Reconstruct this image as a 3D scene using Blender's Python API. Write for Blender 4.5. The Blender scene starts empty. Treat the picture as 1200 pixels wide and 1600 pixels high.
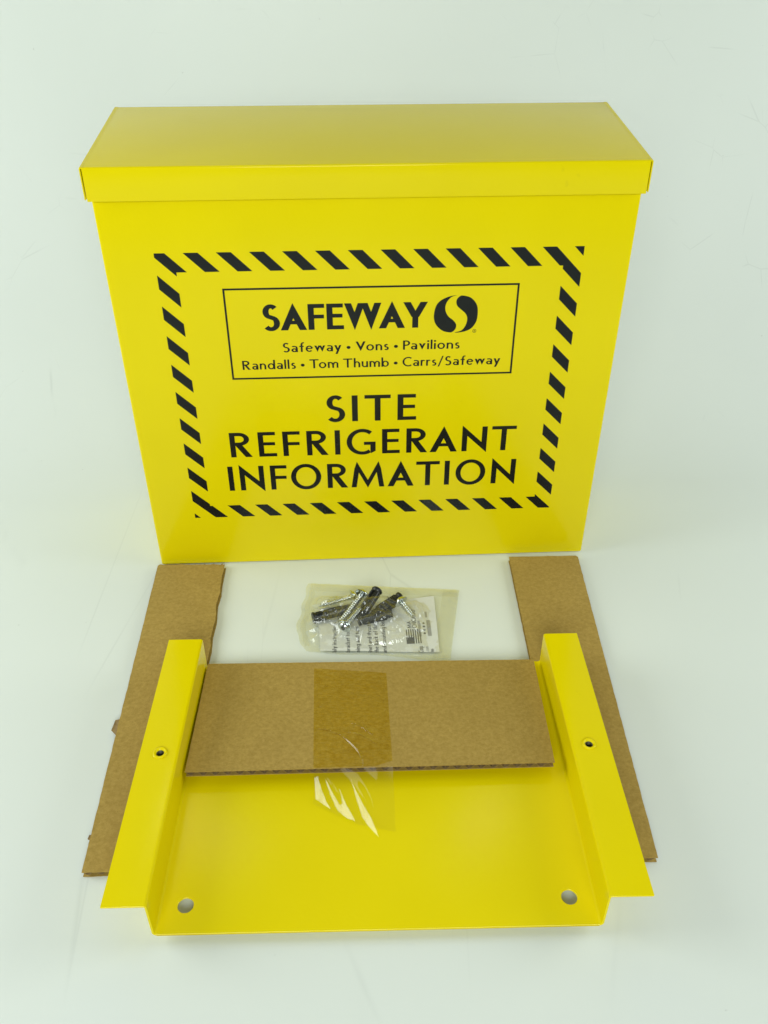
import bpy, bmesh, math, random
from mathutils import Vector, Matrix, noise
from mathutils.geometry import delaunay_2d_cdt
random.seed(7)
S = bpy.context.scene
COL = S.collection
R = math.radians

# ------------------------------------------------------------------ camera
cam = bpy.data.cameras.new('camera')
co = bpy.data.objects.new('camera', cam)
COL.objects.link(co)
S.camera = co
PITCH, YAW, ROLL, FPX = 0.6226340, -0.0501666, -0.0004169, 1347.1739
cp, sp = math.cos(PITCH), math.sin(PITCH)
Rz = Matrix.Rotation(YAW, 3, 'Z')
fw = Rz @ Vector((0, cp, -sp)); up = Rz @ Vector((0, sp, cp)); ri = Rz @ Vector((1, 0, 0))
c_, s_ = math.cos(ROLL), math.sin(ROLL)
ri, up = c_*ri + s_*up, -s_*ri + c_*up
m = Matrix(((ri.x, up.x, -fw.x), (ri.y, up.y, -fw.y), (ri.z, up.z, -fw.z))).to_4x4()
m.translation = Vector((-0.0189303, -0.5451367, 0.4381493))
co.matrix_world = m
cam.sensor_fit = 'HORIZONTAL'
cam.sensor_width = 36.0
cam.lens = 36.0*FPX/1200.0
cam.clip_start = 0.01
cam.clip_end = 50
S.render.resolution_x, S.render.resolution_y = 768, 1024

# ------------------------------------------------------------------ light
S.view_settings.view_transform = 'Standard'
S.view_settings.look = 'None'
S.view_settings.exposure = 0.05
S.view_settings.gamma = 1.0
w = bpy.data.worlds.new('World'); S.world = w; w.use_nodes = True
bg = w.node_tree.nodes['Background']
bg.inputs['Color'].default_value = (0.93, 1.0, 0.968, 1)
bg.inputs['Strength'].default_value = 0.07

def area(name, loc, target, sx, sy, watt, col):
    l = bpy.data.lights.new(name, 'AREA'); l.shape = 'RECTANGLE'
    l.size, l.size_y, l.energy, l.color = sx, sy, watt, col
    o = bpy.data.objects.new(name, l); COL.objects.link(o)
    o.location = loc
    o.rotation_euler = (Vector(target)-Vector(loc)).to_track_quat('-Z', 'Y').to_euler()
    return o
TINT = (0.93, 1.0, 0.968)
area('front_softbox', (-0.08, -1.30, 0.74), (0.0, 0.0, 0.12), 0.8, 0.5, 12.8, TINT)
area('top_softbox', (-0.05, 0.05, 1.10), (-0.05, 0.0, 0.0), 0.6, 0.3, 0.6, TINT)
area('left_softbox', (-0.85, -0.08, 0.44), (0.0, -0.16, 0.02), 0.5, 0.5, 4.2, TINT)
area('right_softbox', (0.90, -0.08, 0.44), (0.0, -0.16, 0.02), 0.5, 0.5, 3.5, TINT)
area('ceiling_lamp', (-0.271, 0.414, 0.95), (-0.271, 0.413, 0), 0.055, 0.085, 0.08, TINT)
area('ceiling_lamp', (0.180, 0.414, 0.95), (0.180, 0.413, 0), 0.055, 0.085, 0.08, TINT)

# ------------------------------------------------------------------ materials
def mat(name):
    M = bpy.data.materials.new(name); M.use_nodes = True
    N = M.node_tree.nodes; L = M.node_tree.links
    return M, N, L, N['Principled BSDF']
def nd(N, t, **k):
    n = N.new(t)
    for a, b in k.items():
        if a in n.inputs.keys(): n.inputs[a].default_value = b
        else: setattr(n, a, b)
    return n
def noise_n(N, L, scale, detail=4, rough=0.55, vec=None, dist=0):
    n = N.new('ShaderNodeTexNoise')
    n.inputs['Scale'].default_value = scale; n.inputs['Detail'].default_value = detail
    n.inputs['Roughness'].default_value = rough; n.inputs['Distortion'].default_value = dist
    if vec: L.new(vec, n.inputs['Vector'])
    return n
def coords(N, L, scale=(1, 1, 1), rot=(0, 0, 0)):
    t = N.new('ShaderNodeTexCoord'); mp = N.new('ShaderNodeMapping')
    L.new(t.outputs['Object'], mp.inputs['Vector'])
    mp.inputs['Scale'].default_value = scale; mp.inputs['Rotation'].default_value = rot
    return mp.outputs['Vector']
def ramp(N, L, src, stops):
    r = N.new('ShaderNodeValToRGB'); L.new(src, r.inputs['Fac'])
    e = r.color_ramp.elements
    while len(e) < len(stops): e.new(0.5)
    for el, (p, c) in zip(e, stops):
        el.position = p; el.color = c if len(c) == 4 else (*c, 1)
    return r.outputs['Color']
def mixc(N, L, fac, a, b, mode='MIX'):
    x = N.new('ShaderNodeMix'); x.data_type = 'RGBA'; x.blend_type = mode
    for s, v in ((x.inputs['Factor'], fac), (x.inputs[6], a), (x.inputs[7], b)):
        if isinstance(v, (float, int)): s.default_value = v
        elif isinstance(v, tuple): s.default_value = (*v, 1)
        else: L.new(v, s)
    return x.outputs[2]
def bump(N, L, P, h, strength, dist, prev=None):
    b = N.new('ShaderNodeBump'); b.inputs['Strength'].default_value = strength
    b.inputs['Distance'].default_value = dist
    L.new(h, b.inputs['Height'])
    if prev: L.new(prev, b.inputs['Normal'])
    L.new(b.outputs['Normal'], P.inputs['Normal'])
    return b.outputs['Normal']

def yellow_paint():
    M, N, L, P = mat('yellow_powder_coat')
    v = coords(N, L)
    big = noise_n(N, L, 14, 3, 0.5, v)
    col = ramp(N, L, big.outputs['Fac'], [(0.3, (0.785, 0.635, 0.0008)), (0.7, (0.81, 0.66, 0.001))])
    # small handling smudges and specks
    sp_ = noise_n(N, L, 130, 2, 0.5, v); msk = noise_n(N, L, 9, 2, 0.5, v)
    f1 = ramp(N, L, sp_.outputs['Fac'], [(0.70, (0, 0, 0)), (0.78, (1, 1, 1))])
    f2 = ramp(N, L, msk.outputs['Fac'], [(0.56, (0, 0, 0)), (0.66, (1, 1, 1))])
    f = mixc(N, L, 1.0, f1, f2, 'MULTIPLY')
    fm = mixc(N, L, 1.0, f, (0.12, 0.12, 0.12), 'MULTIPLY')
    col = mixc(N, L, fm, col, (0.42, 0.33, 0.01))
    L.new(col, P.inputs['Base Color'])
    r = noise_n(N, L, 30, 4, 0.6, v)
    rr = N.new('ShaderNodeMapRange'); L.new(r.outputs['Fac'], rr.inputs[0])
    rr.inputs[3].default_value = 0.13; rr.inputs[4].default_value = 0.22
    L.new(rr.outputs[0], P.inputs['Roughness'])
    P.inputs['IOR'].default_value = 1.5
    P.inputs['Specular IOR Level'].default_value = 0.19
    peel = noise_n(N, L, 520, 2, 0.5, v)
    bump(N, L, P, peel.outputs['Fac'], 0.35, 0.00012)
    return M
YEL = yellow_paint()

def simple(name, col, rough, metal=0.0, ns=None, amt=0.15):
    M, N, L, P = mat(name)
    P.inputs['Roughness'].default_value = rough; P.inputs['Metallic'].default_value = metal
    n = noise_n(N, L, ns or 300, 3, 0.6, coords(N, L))
    c = ramp(N, L, n.outputs['Fac'], [(0.3, tuple(x*(1-amt) for x in col)), (0.7, tuple(min(1, x*(1+amt)) for x in col))])
    L.new(c, P.inputs['Base Color'])
    return M
INK = simple('black_screen_ink', (0.007, 0.0085, 0.008), 0.26, 0, 200, 0.1)
INK.node_tree.nodes['Principled BSDF'].inputs['Specular IOR Level'].default_value = 0.25
LEAFINK = simple('grey_leaflet_ink', (0.10, 0.10, 0.095), 0.6)
LEAFINK2 = simple('pale_leaflet_ink', (0.34, 0.34, 0.31), 0.6)
ZINC = simple('zinc_plated_steel', (0.62, 0.66, 0.64), 0.24, 1.0, 800, 0.18)
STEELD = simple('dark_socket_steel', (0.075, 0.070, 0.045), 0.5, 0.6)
BLKP = simple('black_nylon', (0.012, 0.014, 0.014), 0.38, 0, 600, 0.3)
PAPER = simple('white_leaflet_paper', (0.68, 0.69, 0.63), 0.7, 0, 300, 0.03)

def cardboard(name, base, dark, flute=(1, 0, 0)):
    M, N, L, P = mat(name)
    v = coords(N, L)
    fib = noise_n(N, L, 380, 6, 0.75, coords(N, L, (1, 1.15, 1)))
    spk = noise_n(N, L, 1500, 2, 0.5, v)
    big = noise_n(N, L, 22, 3, 0.5, v)
    c = ramp(N, L, fib.outputs['Fac'], [(0.34, tuple(x*0.94 for x in dark)), (0.50, tuple((p+q)/2 for p, q in zip(base, dark))), (0.66, tuple(x*1.06 for x in base))])
    c = mixc(N, L, ramp(N, L, spk.outputs['Fac'], [(0.62, (0, 0, 0)), (0.72, (0.55, 0.55, 0.55))]), c, tuple(x*0.62 for x in dark))
    c = mixc(N, L, ramp(N, L, big.outputs['Fac'], [(0.35, (0, 0, 0)), (0.7, (0.22, 0.22, 0.22))]), c, tuple(x*0.8 for x in dark))
    L.new(c, P.inputs['Base Color'])
    P.inputs['Roughness'].default_value = 0.85
    P.inputs['Specular IOR Level'].default_value = 0.25
    # washboard ridges from the flutes showing faintly through the liner
    wv = N.new('ShaderNodeTexWave'); wv.wave_type = 'BANDS'; wv.bands_direction = 'X'
    wv.inputs['Scale'].default_value = 1/0.0072/ (2*math.pi) * 2 * math.pi / 3.14
    L.new(coords(N, L), wv.inputs['Vector'])
    b1 = bump(N, L, P, wv.outputs['Fac'], 0.10, 0.0003)
    bump(N, L, P, fib.outputs['Fac'], 0.15, 0.0002, b1)
    return M
CARD = cardboard('kraft_cardboard', (0.445, 0.303, 0.078), (0.36, 0.236, 0.052))
CARDIN = cardboard('kraft_flute_paper', (0.36, 0.25, 0.11), (0.27, 0.18, 0.075))

def film(name, tint, glossmax, nscale, bstr, rough=0.08, wet=None, milk=0.0, milkcol=(0.8, 0.8, 0.7)):
    M = bpy.data.materials.new(name); M.use_nodes = True
    N = M.node_tree.nodes; L = M.node_tree.links
    N.remove(N['Principled BSDF']); out = N['Material Output']
    T = N.new('ShaderNodeBsdfTransparent'); G = N.new('ShaderNodeBsdfGlossy'); X = N.new('ShaderNodeMixShader')
    G.inputs['Roughness'].default_value = rough
    G.inputs['Color'].default_value = (1, 1, 1, 1)
    v = coords(N, L)
    n = noise_n(N, L, nscale, 3, 0.5, v, 1.5)
    b = N.new('ShaderNodeBump'); b.inputs['Strength'].default_value = bstr; b.inputs['Distance'].default_value = 0.0008
    L.new(n.outputs['Fac'], b.inputs['Height']); L.new(b.outputs['Normal'], G.inputs['Normal'])
    lw = N.new('ShaderNodeLayerWeight'); lw.inputs['Blend'].default_value = 0.5
    L.new(b.outputs['Normal'], lw.inputs['Normal'])
    pw = N.new('ShaderNodeMath'); pw.operation = 'POWER'; pw.inputs[1].default_value = 4.5
    L.new(lw.outputs['Facing'], pw.inputs[0])
    ma = N.new('ShaderNodeMath'); ma.operation = 'MULTIPLY_ADD'; ma.inputs[1].default_value = 0.9; ma.inputs[2].default_value = 0.045
    L.new(pw.outputs[0], ma.inputs[0])
    mr = N.new('ShaderNodeMath'); mr.operation = 'MULTIPLY'; mr.inputs[1].default_value = glossmax; mr.use_clamp = True
    L.new(ma.outputs[0], mr.inputs[0]); L.new(mr.outputs[0], X.inputs[0])
    if wet:
        fb = noise_n(N, L, 260, 5, 0.7, coords(N, L, (1, 3, 1)))
        c = ramp(N, L, fb.outputs['Fac'], [(0.38, wet[0]), (0.66, wet[1])])
        L.new(c, T.inputs['Color'])
    else:
        T.inputs['Color'].default_value = (*tint, 1)
    base_out = T.outputs[0]
    if milk:
        Df = N.new('ShaderNodeBsdfDiffuse'); Df.inputs['Color'].default_value = (*milkcol, 1)
        Tl = N.new('ShaderNodeBsdfTranslucent'); Tl.inputs['Color'].default_value = (*milkcol, 1)
        Y = N.new('ShaderNodeMixShader'); Y.inputs[0].default_value = 0.5
        L.new(Df.outputs[0], Y.inputs[1]); L.new(Tl.outputs[0], Y.inputs[2])
        Z = N.new('ShaderNodeMixShader'); Z.inputs[0].default_value = milk
        L.new(T.outputs[0], Z.inputs[1]); L.new(Y.outputs[0], Z.inputs[2]); base_out = Z.outputs[0]
    L.new(base_out, X.inputs[1]); L.new(G.outputs[0], X.inputs[2]); L.new(X.outputs[0], out.inputs['Surface'])
    return M
BAGF = film('clear_poly_film', (1.0, 0.999, 0.978), 1.5, 90, 0.5, 0.10, milk=0.06, milkcol=(0.96, 0.96, 0.80))
TAPE_STUCK = film('stuck_tape_film', (0, 0, 0), 0.9, 160, 0.25, 0.2, wet=((0.90, 0.82, 0.42), (1.0, 0.99, 0.78)))
TAPE_FREE = film('free_tape_film', (0.996, 0.995, 0.985), 1.2, 30, 0.05, 0.07)

def sweep_mat():
    M, N, L, P = mat('white_backdrop_vinyl')
    v = coords(N, L)
    base = ramp(N, L, noise_n(N, L, 3.2, 3, 0.5, v).outputs['Fac'],
                [(0.3, (0.722, 0.762, 0.712)), (0.7, (0.748, 0.788, 0.738))])
    # faint hair scratches and scuffs
    outc = base
    for i, (rz, sc, seed) in enumerate(((0.3, 16, 3.1), (1.9, 11, 9.7), (1.2, 20, 15.3))):
        mp = coords(N, L, (1, 0.16, 1), (0, 0, rz))
        add = N.new('ShaderNodeVectorMath'); add.operation = 'ADD'; add.inputs[1].default_value = (seed, seed, 0)
        L.new(mp, add.inputs[0])
        vo = N.new('ShaderNodeTexVoronoi'); vo.feature = 'DISTANCE_TO_EDGE'; vo.inputs['Scale'].default_value = sc
        vo.inputs['Randomness'].default_value = 1
        L.new(add.outputs[0], vo.inputs['Vector'])
        line = ramp(N, L, vo.outputs['Distance'], [(0.0, (1, 1, 1)), (0.010, (0, 0, 0))])
        msk = ramp(N, L, noise_n(N, L, 11, 3, 0.6, add.outputs[0]).outputs['Fac'], [(0.60, (0, 0, 0)), (0.68, (0.22, 0.22, 0.22))])
        outc = mixc(N, L, mixc(N, L, 1.0, line, msk, 'MULTIPLY'), outc, (0.42, 0.45, 0.42))
    sp_ = ramp(N, L, noise_n(N, L, 150, 2, 0.5, v).outputs['Fac'], [(0.77, (0, 0, 0)), (0.80, (0.35, 0.35, 0.35))])
    outc = mixc(N, L, sp_, outc, (0.45, 0.46, 0.42))
    L.new(outc, P.inputs['Base Color'])
    P.inputs['Roughness'].default_value = 0.42
    P.inputs['Specular IOR Level'].default_value = 0.35
    bump(N, L, P, noise_n(N, L, 700, 3, 0.6, v).outputs['Fac'], 0.12, 0.0002)
    return M
SWEEP = sweep_mat()

# ------------------------------------------------------------------ mesh helpers
def link(name, me, material, parent=None):
    o = bpy.data.objects.new(name, me); COL.objects.link(o)
    if material and not me.materials: me.materials.append(material)
    if parent: o.parent = parent
    return o
def pydata(name, v, f, material, parent=None, smooth=False):
    me = bpy.data.meshes.new(name); me.from_pydata([tuple(x) for x in v], [], f); me.validate(); me.update()
    bm = bmesh.new(); bm.from_mesh(me); bmesh.ops.recalc_face_normals(bm, faces=bm.faces); bm.to_mesh(me); bm.free()
    if smooth:
        for p in me.polygons: p.use_smooth = True
    return link(name, me, material, parent)
def tag(o, label=None, cat=None, group=None, kind=None):
    for k, v in (('label', label), ('category', cat), ('group', group), ('kind', kind)):
        if v: o[k] = v
    return o
def empty(name, loc=(0, 0, 0), rot=(0, 0, 0)):
    o = bpy.data.objects.new(name, None); COL.objects.link(o)
    o.location = loc; o.rotation_euler = rot; o.empty_display_size = 0.02
    return o
def bake(o, smooth_angle=35):
    dg = bpy.context.evaluated_depsgraph_get()
    me = bpy.data.meshes.new_from_object(o.evaluated_get(dg))
    o.modifiers.clear(); o.data = me
    for p in me.polygons: p.use_smooth = True
    me.set_sharp_from_angle(angle=R(smooth_angle))
    return o
def bevel(o, width, seg=2, ang=35):
    b = o.modifiers.new('b', 'BEVEL'); b.width = width; b.segments = seg; b.limit_method = 'ANGLE'; b.angle_limit = R(ang)
    return bake(o)
def rounded(pts, r, seg=6):
    out = [Vector(pts[0])]
    for i in range(1, len(pts)-1):
        a, b, c = Vector(pts[i-1]), Vector(pts[i]), Vector(pts[i+1])
        u, v = (a-b).normalized(), (c-b).normalized()
        ang = u.angle(v); t = r/math.tan(ang/2)
        p0, p1 = b+u*t, b+v*t
        cen = b+(u+v).normalized()*(r/math.sin(ang/2))
        a0 = math.atan2(*(p0-cen).yx); a1 = math.atan2(*(p1-cen).yx)
        d = (a1-a0+math.pi) % (2*math.pi)-math.pi
        for k in range(seg+1):
            q = a0+d*k/seg
            out.append(cen+Vector((math.cos(q), math.sin(q)))*r)
    out.append(Vector(pts[-1]))
    return out
def sheet(name, prof, th, e0, e1, place, material, parent, cuts=1):
    """extrude a folded 2D profile of thickness th (to its right side) between e0 and e1"""
    n = len(prof); off = []
    for i in range(n):
        a = prof[max(i-1, 0)]; b = prof[min(i+1, n-1)]
        t = (b-a).normalized(); nn = Vector((t.y, -t.x)); off.append(prof[i]+nn*th)
    V = []; F = []
    es = [e0+(e1-e0)*k/cuts for k in range(cuts+1)]
    for e in es:
        for q in prof: V.append(place(q.x, q.y, e))
        for q in off: V.append(place(q.x, q.y, e))
    m_ = 2*n
    for k in range(cuts):
        for i in range(n-1):
            a = k*m_
            F.append((a+i, a+i+1, a+m_+i+1, a+m_+i))
            F.append((a+n+i+1, a+n+i, a+m_+n+i, a+m_+n+i+1))
        for i in (0, n-1):
            a = k*m_
            F.append((a+i, a+n+i, a+m_+n+i, a+m_+i))
    for a in (0, cuts*m_):
        for i in range(n-1): F.append((a+i, a+i+1, a+n+i+1, a+n+i))
    return pydata(name, V, F, material, parent)
def box_v(x0, x1, y0, y1, z0, z1):
    v = [(x, y, z) for z in (z0, z1) for y in (y0, y1) for x in (x0, x1)]
    f = [(0, 1, 3, 2), (4, 6, 7, 5), (0, 4, 5, 1), (2, 3, 7, 6), (0, 2, 6, 4), (1, 5, 7, 3)]
    return v, f
def lathe(prof, seg=20):
    """profile [(r, x)] turned about the X axis"""
    V = []; F = []
    for r, x in prof:
        for k in range(seg):
            a = 2*math.pi*k/seg; V.append((x, r*math.cos(a), r*math.sin(a)))
    for i in range(len(prof)-1):
        for k in range(seg):
            k2 = (k+1) % seg
            F.append((i*seg+k, i*seg+k2, (i+1)*seg+k2, (i+1)*seg+k))
    F.append(tuple(range(seg))); F.append(tuple(range((len(prof)-1)*seg, len(prof)*seg)))
    return V, F

# ------------------------------------------------------------------ lettering
def circ(cx, cy, rx, ry, a0, a1, n=22):
    return [(cx+rx*math.cos(R(a0+(a1-a0)*k/n)), cy+ry*math.sin(R(a0+(a1-a0)*k/n))) for k in range(n+1)]
def spline(p, n=7):
    out = []
    P = [p[0]]+list(p)+[p[-1]]
    for i in range(1, len(P)-2):
        for k in range(n):
            t = k/n
            out.append(tuple(0.5*((2*P[i][j])+(-P[i-1][j]+P[i+1][j])*t+(2*P[i-1][j]-5*P[i][j]+4*P[i+1][j]-P[i+2][j])*t*t+(-P[i-1][j]+3*P[i][j]-3*P[i+1][j]+P[i+2][j])*t**3) for j in (0, 1)))
    out.append(p[-1]); return out
def rib(pts, wv, wh, closed=False):
    n = len(pts); L_ = []; R_ = []
    for i in range(n):
        if closed: a, b = pts[(i-1) % n], pts[(i+1) % n]
        else: a, b = pts[max(i-1, 0)], pts[min(i+1, n-1)]
        t = Vector((b[0]-a[0], b[1]-a[1])).normalized(); nx, ny = -t.y, t.x
        k = 1/math.sqrt((nx/wv)**2+(ny/wh)**2)/2
        L_.append((pts[i][0]+nx*k, pts[i][1]+ny*k)); R_.append((pts[i][0]-nx*k, pts[i][1]-ny*k))
    rng = range(n) if closed else range(n-1)
    return [[L_[i], L_[(i+1) % n], R_[(i+1) % n], R_[i]] for i in rng]
def rc(x0, x1, y0, y1): return [(x0, y0), (x1, y0), (x1, y1), (x0, y1)]
def para(x0, y0, x1, y1, hw): return [(x0-hw/2, y0), (x0+hw/2, y0), (x1+hw/2, y1), (x1-hw/2, y1)]
def glyph(ch, V, H):
    X = 0.66; v, h = V*0.95, H*0.95
    def vee(x0, wd, y0, y1, fw_):      # pointed at y1, feet at y0
        ax = x0+wd/2; mm = (y1-y0)/(wd/2); iy = y0+mm*(wd/2-fw_)
        return [[(x0, y0), (x0+fw_, y0), (ax, iy), (ax, y1)], [(x0+wd, y0), (x0+wd-fw_, y0), (ax, iy), (ax, y1)]]
    if ch == 'A':
        w_ = 0.90; return w_, vee(0, w_, 0, 1.05, V*1.22)+[rc(w_*0.5*0.30/1.05+V*.5, w_-w_*0.5*0.30/1.05-V*.5, 0.23, 0.23+H*.92)]
    if ch == 'V': return 0.84, vee(0, 0.84, 1, -0.05, V*1.2)
    if ch == 'W': return 1.26, vee(0, 0.70, 1, -0.05, V*1.15)+vee(0.56, 0.70, 1, -0.05, V*1.15)
    if ch == 'Y':
        return 0.84, [para(V*.62, 1, 0.42, 0.42, V*1.22), para(0.84-V*.62, 1, 0.42, 0.42, V*1.22), rc(0.42-V/2, 0.42+V/2, 0, 0.46)]
    if ch == 'M':
        w_ = 1.12; p = V*1.05
        return w_, [para(V*.5, 0, 0.20, 0.80, V), [(0.20-V*.5, 0.78), (0.195, 1.06), (w_/2+V*.1, 0.26), (w_/2, -0.03), (0.20, 0.74)],
                    [(w_-0.20+V*.5, 0.78), (w_-0.195, 1.06), (w_/2-V*.1, 0.26), (w_/2, -0.03), (w_-0.20, 0.74)], para(w_-V*.5, 0, w_-0.20, 0.80, V)]
    if ch == 'N':
        w_ = 0.82; t = V*1.42; s = -(1.12-t)/w_; y1 = 1.06+s*(w_-V); y2 = -0.06-s*(w_-V)
        return w_, [rc(0, V, 0, y2+0.02), rc(w_-V, w_, y1-0.02, 1), [(0, 1.06), (w_-V, y1), (w_, -0.06), (V, y2)], [(0, 0.5), (V, 0.5), (V, y2), (0, 1.06)], [(w_-V, 0.5), (w_-V, y1), (w_, -0.06), (w_, 0.5)]]
    if ch == 'E': return 0.58, [rc(0, V, 0, 1), rc(0, .56, 1-H, 1), rc(0, .54, .46, .46+H*.95), rc(0, .58, 0, H)]
    if ch == 'F': return 0.56, [rc(0, V, 0, 1), rc(0, .56, 1-H, 1), rc(0, .54, .44, .44+H*.95)]
    if ch == 'T': return 0.80, [rc(0, .80, 1-H, 1), rc(.4-V/2, .4+V/2, 0, 1)]
    if ch == 'I': return V, [rc(0, V, 0, 1)]
    if ch == 'H': return .74, [rc(0, V, 0, 1), rc(.74-V, .74, 0, 1), rc(0, .74, .45, .45+H)]
    if ch == 'O': return 1.02, rib(circ(.51, .5, .51-V/2, .53-H/2, 0, 360-360/44, 43), V, H, True)
    if ch == 'C': return .80, rib(circ(.51, .5, .51-V/2, .53-H/2, 52, 308, 36), V, H)
    if ch == 'G': return .94, rib(circ(.51, .5, .51-V/2, .53-H/2, 50, 305, 36), V, H)+[rc(.94-V, .94, .12, .50), rc(.56, .94, .50-H*.95, .50), [(.60, .03), (.94-V, .10), (.94-V, .22), (.80, .15)], [(.78, .02), (.94, .12), (.94, .3), (.78, .15)]]
    if ch == 'R':
        bowl = rib([(V*.5, 1-H/2), (.28, 1-H/2)]+circ(.30, .735, .33-V/2, .265-H/2, 90, -90, 16)+[(V*.5, .47+H/2)], V, H)
        return .70, [rc(0, V, 0, 1)]+bowl+[para(.70-V*.68, 0, .26, .52, V*1.30)]
    if ch == 'P':
        bowl = rib([(V*.5, 1-H/2), (.28, 1-H/2)]+circ(.28, .71, .32-V/2, .29-H/2, 90, -90, 16)+[(V*.5, .42+H/2)], V, H)
        return .60, [rc(0, V, 0, 1)]+bowl
    if ch == 'S':
        ru = (1.02-H/2-.515)/2; rl = (.515+.02-H/2)/2
        up_ = circ(.315, .515+ru, .275-V/2, ru, 38, 236, 20); lo_ = circ(.295, .515-rl, .305-V/2, rl, 56, -142, 20)
        return .60, rib(up_+lo_, V, H)
    if ch == 'D': return .82, [rc(0, V, 0, 1)]+rib([(V*.5, 1-H/2), (.30, 1-H/2)]+circ(.30, .5, .50-V/2, .5-H/2, 90, -90, 20)+[(V*.5, H/2)], V, H)
    # lower case
    if ch == 'o': return .66, rib(circ(.33, X/2, .33-v/2, X/2+.01-h/2, 0, 350, 31), v, h, True)
    if ch == 'a': return .54, rib(circ(.25, .20, .25-v/2, .21-h/2, 0, 345, 23), v, h, True)+[rc(.54-v, .54, 0, .44)]+rib([(.08, .60), (.18, X-h/2+.01), (.30, X-h/2+.01), (.42, .57), (.54-v/2, .42)], v, h)
    if ch == 'e': return .60, rib(circ(.31, X/2, .31-v/2, X/2+.01-h/2, 8, 318, 26), v, h)+[rc(.06, .60-v*.3, X/2-h*.2, X/2+h*.7)]
    if ch == 'c': return .50, rib(circ(.31, X/2, .31-v/2, X/2+.01-h/2, 48, 312, 24), v, h)
    if ch == 'f': return .40, [rc(.12, .12+v, 0, .80), rc(0, .38, X-h, X)]+rib([(.12+v/2, .78), (.16+v/2, .93), (.28, 1.04-h/2), (.42, 1.0)], v, h)
    if ch == 's':
        ru = (X+.01-h/2-.345)/2; rl = (.345+.01-h/2)/2
        return .43, rib(circ(.22, .345+ru, .19-v/2, ru, 38, 236, 14)+circ(.21, .345-rl, .215-v/2, rl, 56, -142, 14), v, h)
    if ch == 'w': return .92, vee(0, .52, X, -.03, v*1.15)+vee(.40, .52, X, -.03, v*1.15)
    if ch == 'v': return .58, vee(0, .58, X, -.03, v*1.15)
    if ch == 'y': return .60, [para(v*.58, X, .32, .0, v*1.15), para(.60-v*.58, X, .17, -.30, v*1.15)]
    if ch == 'n': return .56, [rc(0, v, 0, X), rc(.56-v, .56, 0, .38)]+rib(circ(.28, .37, .28-v/2, X-.36-h/2, 0, 180, 14), v, h)
    if ch == 'h': return .56, [rc(0, v, 0, 1.04), rc(.56-v, .56, 0, .38)]+rib(circ(.28, .37, .28-v/2, X-.36-h/2, 0, 180, 14), v, h)
    if ch == 'm': return .92, [rc(0, v, 0, X), rc(.46-v/2, .46+v/2, 0, .40), rc(.92-v, .92, 0, .40)]+rib(circ(.24, .39, .23-v/3, X-.38-h/2, 0, 180, 12), v, h)+rib(circ(.68, .39, .23-v/3, X-.38-h/2, 0, 180, 12), v, h)
    if ch == 'r': return .36, [rc(0, v, 0, X)]+rib([(v/2, .36), (.12, .54), (.22, X-h/2+.01), (.36, X-h/2-.01)], v, h)
    if ch == 'u': return .56, [rc(0, v, .28, X), rc(.56-v, .56, 0, X)]+rib(circ(.28, .27, .28-v/2, .28-h/2, 180, 360, 14), v, h)
    if ch == 'i': return v, [rc(0, v, 0, X), circ(v/2, .88, v*.62, v*.62, 0, 330, 11)]
    if ch == 'l': return v, [rc(0, v, 0, 1.04)]
    if ch == 't': return .36, [rc(.10, .10+v, .0, .88), rc(0, .34, X-h, X)]
    if ch == 'k': return .50, [rc(0, v, 0, 1.04), para(.50-v*.7, 0, .14, .36, v*1.2), para(.48-v*.7, X, .14, .28, v*1.1)]
    if ch == 'd': return .66, rib(circ(.31, X/2, .31-v/2, X/2+.01-h/2, 0, 350, 27), v, h, True)+[rc(.66-v, .66, 0, 1.04)]
    if ch == 'b': return .66, rib(circ(.35, X/2, .31-v/2, X/2+.01-h/2, 0, 350, 27), v, h, True)+[rc(0, v, 0, 1.04)]
    if ch == 'p': return .66, rib(circ(.35, X/2, .31-v/2, X/2+.01-h/2, 0, 350, 27), v, h, True)+[rc(0, v, -.3, X)]
    if ch == 'g': return .66, rib(circ(.31, X/2, .31-v/2, X/2+.01-h/2, 0, 350, 27), v, h, True)+[rc(.66-v, .66, -.18, X)]+rib([(.66-v/2, -.15), (.5, -.28), (.3, -.30), (.1, -.22)], v, h)
    if ch == '.': return v, [circ(v/2, v*.6, v*.6, v*.6, 0, 330, 11)]
    if ch == '\u2022': return .34, [circ(.17, .38, .17, .165, 0, 345, 23)]
    if ch == '/': return .46, [para(.04, -.12, .42, 1.06, v*.8)]
    raise KeyError(ch)
def text_polys(txt, V, H, track, space=0.36, kern=None):
    x = 0; out = []
    for i, ch in enumerate(txt):
        if ch == ' ': x += space; continue
        w_, ps = glyph(ch, V, H)
        for p in ps: out.append([(a+x, b) for a, b in p])
        x += w_+track
        if kern: x += kern.get(txt[i:i+2], 0)
    return out
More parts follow.
